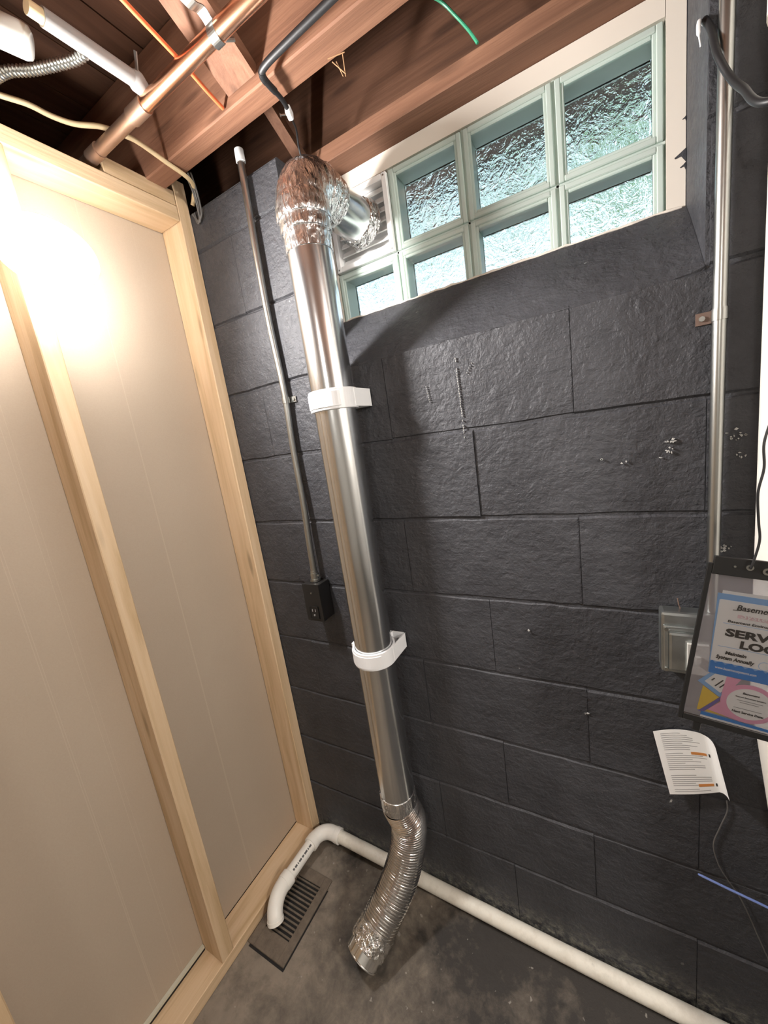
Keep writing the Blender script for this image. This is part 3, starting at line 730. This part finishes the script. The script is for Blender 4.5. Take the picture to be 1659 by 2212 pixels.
# ------------------------------------------------------------------ curled instruction sheet below the pouch
IS = thing('instruction_sheet', (1.104, -.006, .627), 'curled white printed instruction sheet on the black wall below the pouch', 'paper')
A_, Bq, C_, Dq = Vector((1.076, 0, .768)), Vector((1.185, 0, .794)), Vector((1.104, 0, .628)), Vector((1.208, 0, .670))
def sheet_pt(s, t, off=0.0):
    p = A_.lerp(Bq, s).lerp(C_.lerp(Dq, s), t)
    y = -.004 - .010 * t * (1 - s) - .004 * math.sin(s * 3.0)
    if s > .78: y -= .030 * ((s - .78) / .22) ** 1.6; p.x -= .012 * ((s - .78) / .22) ** 2
    p.z += .010 * math.sin(min(s / .8, 1) * math.pi) * (1 - t) - .012 * max(0, s - .7) * (1 - t) * 3
    return Vector((p.x, y - off, p.z))
def sheet_grid(s0, s1, t0, t1, ns, nt, off, th):
    m = MB()
    for o_ in (off, off + th):
        for j in range(nt + 1):
            for i in range(ns + 1): m.v.append(sheet_pt(s0 + (s1 - s0) * i / ns, t0 + (t1 - t0) * j / nt, o_))
    n1 = (ns + 1) * (nt + 1)
    for j in range(nt):
        for i in range(ns):
            a = j * (ns + 1) + i; m.f += [(a, a + 1, a + ns + 2, a + ns + 1), tuple(n1 + q for q in (a, a + ns + 1, a + ns + 2, a + 1))]
    ed = [i for i in range(ns + 1)] + [j * (ns + 1) + ns for j in range(1, nt + 1)] + [nt * (ns + 1) + i for i in range(ns - 1, -1, -1)] + [j * (ns + 1) for j in range(nt - 1, 0, -1)]
    for a, b in zip(ed, ed[1:] + ed[:1]): m.f.append((a, b, n1 + b, n1 + a))
    return m
sheet_grid(0, 1, 0, 1, 24, 10, 0, .0003).build('page', 'paper', IS, smooth=True)
lines = MB()
for k in range(30):
    t = .05 + k * .031
    if k in (9, 19, 20, 27): continue
    e = R_.choice((.55, .60, .66, .42, .50)); g = sheet_grid(.10, .10 + e * (.95 if k % 5 else .55), t, t + .0085, 8, 1, .0004, .0001)
    b = len(lines.v); lines.v += g.v; lines.f += [tuple(b + q for q in f) for f in g.f]
lines.build('printed_lines', 'grey_ink', IS)
for t in (.335, .845):
    sheet_grid(.50, .735, t, t + .042, 6, 1, .0004, .0002).build('orange_bar', 'orange_ink', IS)
    sheet_grid(.765, .79, t - .005, t + .050, 2, 1, .0004, .0002).build('print_mark', 'ink', IS)

# ------------------------------------------------------------------ floor: drain grate and PVC pipe
DG = thing('floor_drain', (.072, -.25, 0), 'rusty rectangular iron floor drain grate beside the partition plate', 'drain')
dx0, dx1, dy0, dy1 = .003, .152, -.372, -.130
fr = MB(); fr.box((dx0, dy0, .0003), (dx0 + .026, dy1, .006)).box((dx1 - .026, dy0, .0003), (dx1, dy1, .006)).box((dx0 + .026, dy0, .0003), (dx1 - .026, dy0 + .052, .006)).box((dx0 + .026, dy1 - .034, .0003), (dx1 - .026, dy1, .006))
fr.build('frame', 'drain_iron', DG, bevel=.0012)
MB().box((dx1 + .0002, dy0 - .006, .0002), (dx1 + .004, dy1 - .03, .0014)).box((dx0 + .01, dy0 - .006, .0002), (dx1, dy0 - .0002, .0014)).build('edge_gap', 'slot_black', DG)
MB().box((dx0 + .026, dy0 + .052, .0003), (dx1 - .026, dy1 - .034, .0010)).build('pit', 'slot_black', DG)
ny = 13; s0, s1 = dy0 + .052, dy1 - .034
for i in range(ny):
    y = s0 + (s1 - s0) * (i + .5) / ny
    MB().box((dx0 + .026, y - .0024, .0012), (dx1 - .026, y + .0024, .0050)).build('slat', 'drain_iron', DG)

PV_ = thing('drain_line', (.06, -.03, 0), 'white PVC drain pipe along the wall foot, turning to the floor drain', 'pipe')
r = .0205
MB().tube(smooth_path([(.098, -.0225, .048), (.30, -.0225, .041), (.55, -.0235, .031), (.90, -.0260, .0225), (1.35, -.028, .0215), (2.4, -.030, .0215)], 12), r, 28).build('long_run', 'dirty_pvc', PV_, smooth=True)
e = [(.112, -.0225, .048), (.092, -.0225, .0485)] + [tuple(p) for p in arc((.068, -.058, .049), (0, 1, 0), (-1, 0, 0), .0355, math.radians(-40), math.radians(85), 10)][1:] + [(.0325, -.070, .050)]
e = smooth_path([(.114, -.0225, .048), (.096, -.0225, .0485), (.066, -.026, .049), (.044, -.042, .0495), (.034, -.066, .050), (.033, -.082, .050)], 6)
MB().tube(e, r + .0040, 28).build('elbow', 'clean_pvc', PV_, smooth=True)
for a, b in (((.120, -.0225, .048), (.100, -.0225, .0485)), ((.0335, -.070, .050), (.0328, -.092, .050))): MB().tube([a, b], r + .0056, 28).build('socket', 'clean_pvc', PV_, smooth=True, bevel=.0008)
MB().tube([(.0335, -.07, .050), (.0290, -.215, .049)], r, 28).build('short_run', 'clean_pvc', PV_, smooth=True)
pp = MB(); yy = -.190
for ln in (.006, .010, .003, .012, .008, .014, .004, .010):
    x = .0300 + (yy + .2) * .031
    pp.bar((x + r * .60, yy, .049 + r * .81), (x + r * .60, yy + ln, .049 + r * .81), .0060, .0008, (-.80, 0, .60)); yy += ln + .0035
pp.build('printed_marks', 'pvc_print', PV_)
MB().tube([(.0300, -.200, .049), (.0288, -.226, .049)], r + .0056, 28).build('socket', 'clean_pvc', PV_, smooth=True, bevel=.0008)
oe = smooth_path([(.0290, -.218, .049), (.0295, -.240, .049), (.034, -.262, .0465), (.0430, -.284, .038), (.0520, -.297, .026), (.0565, -.302, .014)], 6)
MB().tube(oe, r + .0040, 28, False).tube(list(reversed(oe)), r - .001, 28, False).build('outlet_elbow', 'clean_pvc', PV_, smooth=True)
dd = (oe[-1] - oe[-4]).normalized()
MB().ring(oe[-1] - dd * .004, dd, r - .001, r + .0054, .010, 28).build('outlet_rim', 'clean_pvc', PV_, smooth=True)

# ------------------------------------------------------------------ things among the joists
CP = thing('copper_pipe', (.30, -.238, 2.19), 'shiny copper water pipe strapped below the joists, upper left', 'pipe')
MB().tube([(1.6, -.2350, 2.188), (.205, -.2385, 2.188)], .0140, 24).build('bright_length', 'copper', CP, smooth=True)
MB().tube([(.205, -.2385, 2.188), (-.45, -.2395, 2.188)], .0132, 24).build('dull_length', 'dull_copper', CP, smooth=True)
MB().tube([(.215, -.2385, 2.188), (.165, -.2385, 2.188)], .0160, 24).build('coupling', 'dull_copper', CP, smooth=True)
for x in (.205, .170): MB().ring((x, -.2385, 2.188), (1, 0, 0), .0158, .0178, .006, 24).build('solder_ring', 'zinc', CP, smooth=True)
MB().tube([(.03, -.2395, 2.188), (-.01, -.2395, 2.188)], .0152, 24).build('coupling', 'dull_copper', CP, smooth=True)
HS = thing('pipe_strap', (.435, -.238, 2.19), 'bright metal two hole strap hanging off the copper pipe', 'strap')
MB().ring((.436, -.236, 2.188), (1, 0, 0), .0143, .0160, .018, 20, math.radians(90), math.radians(300), (0, 1, 0)).build('loop', 'zinc', HS)
sc = smooth_path([(.436, -.2505, 2.196), (.434, -.262, 2.206), (.430, -.276, 2.205), (.426, -.296, 2.212)], 5)
m = MB(); b0 = 0
for i, p in enumerate(sc):
    for dx in (-.009, .009):
        for dz in (-.0008, .0008): m.v.append(p + Vector((dx, 0, dz)))
for i in range(len(sc) - 1):
    a = i * 4
    for j, k in ((0, 1), (1, 3), (3, 2), (2, 0)): m.f.append((a + j, a + k, a + 4 + k, a + 4 + j))
m.f += [(0, 1, 3, 2), tuple(len(m.v) - 4 + q for q in (0, 1, 3, 2))]
m.build('ear', 'zinc', HS)
MB().disc((.4275, -.289, 2.2100), (0, .25, 1), .0036, .0030, 12).build('screw_hole', 'slot_black', HS)
MB().tube([(.440, -.221, 2.188), (.446, -.205, 2.196)], .0035, 8).build('screw', 'zinc', HS)

GP = thing('grey_pipe', (.23, -.33, 2.2), 'pale grey pipe with taped end, running above the copper pipe', 'pipe')
MB().tube([(.2265, -.408, 2.208), (.2300, -.262, 2.208)], .0135, 20).build('tube', 'grey_plastic', GP, smooth=True)
MB().tube([(.2260, -.428, 2.208), (.2264, -.404, 2.208)], .0105, 16).build('bare_end', 'cream_jacket', GP, smooth=True)
MB().tube([(.2300, -.268, 2.208), (.2300, -.262, 2.208), (.2300, -.258, 2.207), (.226, -.244, 2.205)], [.014, .0175, .0175, .014], 16).build('fitting', 'grey_plastic', GP, smooth=True)
MB().bar((.240, -.262, 2.212), (.262, -.272, 2.232), .006, .002).build('clip', 'zinc', GP)
AC = smooth_path([(.02, -.430, 2.196), (.085, -.418, 2.196), (.125, -.392, 2.196), (.165, -.370, 2.197), (.200, -.352, 2.199), (.222, -.345, 2.202)], 60)
L = [0.0]
for a, b in zip(AC, AC[1:]): L.append(L[-1] + (b - a).length)
o = MB().tube(AC, [.0078 + .0012 * math.sin(2 * math.pi * l / .0062) for l in L], 14).build('armoured_cable', 'zinc', origin=(.12, -.39, 2.19), smooth=True)
tag(o, 'ribbed grey armoured cable curving in the top left corner', 'cable')
LB = thing('lamp_socket', (.17, -.43, 2.2), 'glossy white lamp socket in the top left corner', 'socket')
MB().tube([(.120, -.482, 2.225), (.1665, -.413, 2.203), (.171, -.4075, 2.201), (.1725, -.405, 2.200)], [.0240, .0240, .0215, .0150], 28).build('body', 'white_bulb_glass', LB, smooth=True)
MB().ring((.120, -.482, 2.225), (.56, .80, -.26), .018, .0275, .012, 24).build('collar', 'zinc', LB, smooth=True)

RX = MB().tube(smooth_path([(-.02, -.46, 2.214), (.004, -.396, 2.214), (.018, -.358, 2.214), (.020, -.320, 2.214), (.032, -.283, 2.214), (.062, -.243, 2.216), (.080, -.200, 2.212), (.086, -.172, 2.208), (.092, -.118, 2.194), (.090, -.066, 2.188), (.070, -.030, 2.190), (.034, -.006, 2.184), (.024, -.006, 2.170)], 8), .0052, 10).build('cream_cable', 'cream_jacket', origin=(.07, -.25, 2.20), smooth=True)
tag(RX, 'cream flat electrical cable snaking above the partition top plate', 'cable')
GW = MB()
for i, (dx, dy) in enumerate(((0, 0), (.006, .004), (-.004, -.006))):
    GW.tube(smooth_path([(.084 + dx, -.052 + dy, 2.205), (.060 + dx, -.020 + dy * .4, 2.178), (.050 + dx, -.010, 2.145 - .010 * i), (.034, -.008, 2.120 + .004 * i), (.020 + dx, -.006, 2.150)], 8), .0024, 7)
tag(GW.build('wire_tail', 'grey_wire', origin=(.05, -.03, 2.12), smooth=True), 'dark loose wire ends dangling in the corner above the far stud', 'wire')
o = MB().tube(smooth_path([(.352, -.375, 2.214), (.345, -.340, 2.212), (.325, -.225, 2.212), (.3135, -.160, 2.208), (.3085, -.119, 2.204)], 8), .0042, 10).build('orange_wire', 'orange_jacket', origin=(.33, -.25, 2.21), smooth=True)
tag(o, 'bright orange wire stretched up to the first joist', 'wire')
BC = thing('black_cable', (.44, -.14, 2.18), 'thick black sheathed cable bent over the first joist above the duct', 'cable')
bp = smooth_path([(.90, -.176, 2.182), (.70, -.165, 2.182), (.53, -.156, 2.182), (.462, -.150, 2.182), (.4455, -.140, 2.181), (.4425, -.122, 2.180), (.4400, -.100, 2.182)], 12)
MB().tube(bp, .0064, 16).build('sheath', 'black_rubber', BC, smooth=True)
for i in range(7):
    p = bp[len(bp) - 30 + i * 2]; q = bp[len(bp) - 29 + i * 2]; MB().ring(p, q - p, .0062, .0070, .0028, 16).build('wrap_turn', 'black_rubber', BC)
MB().tube(smooth_path([(.4400, -.102, 2.182), (.4360, -.075, 2.184), (.4310, -.052, 2.180), (.4200, -.030, 2.184), (.400, .012, 2.192), (.380, .040, 2.180), (.372, .058, 2.158)], 8), [.0048] * 17 + [.0024] * 32, 12).build('inner_cable', 'black_rubber', BC, smooth=True)
CC = thing('cable_clip', (.43, -.05, 2.18), 'white nail in cable clip holding the black cable end', 'clip')
MB().bar((.4330, -.058, 2.1800), (.4250, -.036, 2.1780), .012, .016).build('saddle', 'white_plastic', CC, bevel=.002)
MB().bar((.4290, -.050, 2.174), (.4130, -.058, 2.176), .0022, .0022).disc((.4130, -.058, 2.176), (1, .4, 0), .0034, .0012, 10).build('nail', 'zinc', CC)
o = MB().tube(smooth_path([(.70, .040, 2.31), (.742, .082, 2.297), (.770, .096, 2.265), (.792, .100, 2.232), (.808, .098, 2.2005)], 8), .0028, 8).build('green_wire', 'green_jacket', origin=(.77, .09, 2.25), smooth=True)
tag(o, 'thin green wire hanging down to the sill plate above the window', 'wire')
ST2 = MB()
for a, b in (((.560, -.060, 2.196), (.582, -.052, 2.170)), ((.585, -.060, 2.196), (.580, -.050, 2.168)), ((.556, -.070, 2.1962), (.590, -.060, 2.1965)), ((.568, -.058, 2.194), (.574, -.048, 2.172))): ST2.tube([a, b], .0009, 5)
tag(ST2.build('straw_wisp', 'straw', origin=(.575, -.058, 2.18)), 'small dry straw wisp caught under the first joist', 'straw')
o = MB().tube(smooth_path([(1.1475, .004, 1.985), (1.152, -.012, 1.960), (1.155, -.036, 1.913), (1.165, -.052, 1.873), (1.173, -.080, 1.838), (1.186, -.126, 1.790), (1.25, -.150, 1.785), (1.35, -.150, 1.82)], 10), .0046, 12).build('loop_cable', 'black_rubber', origin=(1.18, -.034, 1.86), smooth=True)
tag(o, 'black cable looping from the window jamb across the right conduit', 'cable')
WH = MB().tube(smooth_path([(1.1470, .012, 1.985), (1.1400, -.004, 1.982), (1.1385, -.008, 1.968), (1.1420, -.004, 1.950)], 6), [.0016] * 6 + [.0026] * 8 + [.0010] * 5, 8)
tag(WH.build('white_hook', 'white_plastic', origin=(1.145, 0, 1.96), smooth=True), 'small white hook on the window jamb at upper right', 'hook')
o = MB().tube(smooth_path([(1.150, -.030, .458), (1.158, -.031, .4575), (1.20, -.031, .448), (1.24, -.031, .440), (1.272, -.031, .433)], 6), [.0008, .0010, .0014, .0018, .0020, .0022] + [.0024] * 19, 8).build('blue_streak', 'blue_violet', origin=(1.15, -.03, .45), smooth=True)  # thin blue streak, drawn as a tapered round length
tag(o, 'thin blue violet streak pointing in from the right edge near the floor', 'tube')
o = MB().tube(smooth_path([(1.199, -.004, .640), (1.200, -.004, .613), (1.190, -.004, .570), (1.180, -.004, .520), (1.188, -.004, .475), (1.204, -.004, .440), (1.228, -.004, .397), (1.262, -.004, .300), (1.30, -.004, .19)], 8), .0013, 7).build('thin_wire', 'grey_wire', origin=(1.2, -.004, .5), smooth=True)
tag(o, 'thin grey wire wandering down the black wall under the instruction sheet', 'wire')

# ------------------------------------------------------------------ the work light on the middle stud
LC = Vector((.085, -.428, 1.897))
WK = thing('work_light', (0.0, -.43, 1.86), 'blazing white work light hung on the middle stud, washed out by its glare', 'lamp')
LR = Matrix.Rotation(math.radians(-2), 3, 'Z') @ Matrix.Rotation(math.radians(12), 3, 'Y')
def oval(x, k, t): 
    p = Vector((x, .084 * k * math.cos(t), .060 * k * math.sin(t))); p.z = max(p.z, -.050 * k); return LC + LR @ p
nu, nv = 48, 8
m = MB()
for j in range(nv + 1):
    ph = math.pi / 2 * j / nv
    for i in range(nu): m.v.append(oval(.014 * math.cos(ph), math.sin(ph), 2 * math.pi * i / nu))
for j in range(nv):
    for i in range(nu): a, b = j * nu + i, j * nu + (i + 1) % nu; m.f.append((a, b, b + nu, a + nu))
m.build('diffuser', 'lamp_diffuser', WK, smooth=True)
m = MB(); prof = [(-.016, .0), (-.016, .80), (-.002, 1.02), (.004, 1.02), (.004, 1.003), (-.0008, 1.003), (-.0012, 0.0)]
for x, k in prof:
    for i in range(nu): m.v.append(oval(x, k, 2 * math.pi * i / nu))
for j in range(len(prof) - 1):
    for i in range(nu): a, b = j * nu + i, j * nu + (i + 1) % nu; m.f.append((a, b, b + nu, a + nu))
m.build('back_shell', 'lamp_glow_shell', WK, smooth=True)
MB().box((.0003, -.450, 1.880), (.060, -.414, 1.905)).build('mount', 'lamp_housing', WK, bevel=.003)
MB().tube(smooth_path([(.012, -.432, 1.929), (.013, -.432, 1.955), (.010, -.432, 1.970), (.0045, -.432, 1.965)], 6), .0028, 8).build('hook', 'zinc', WK, smooth=True)
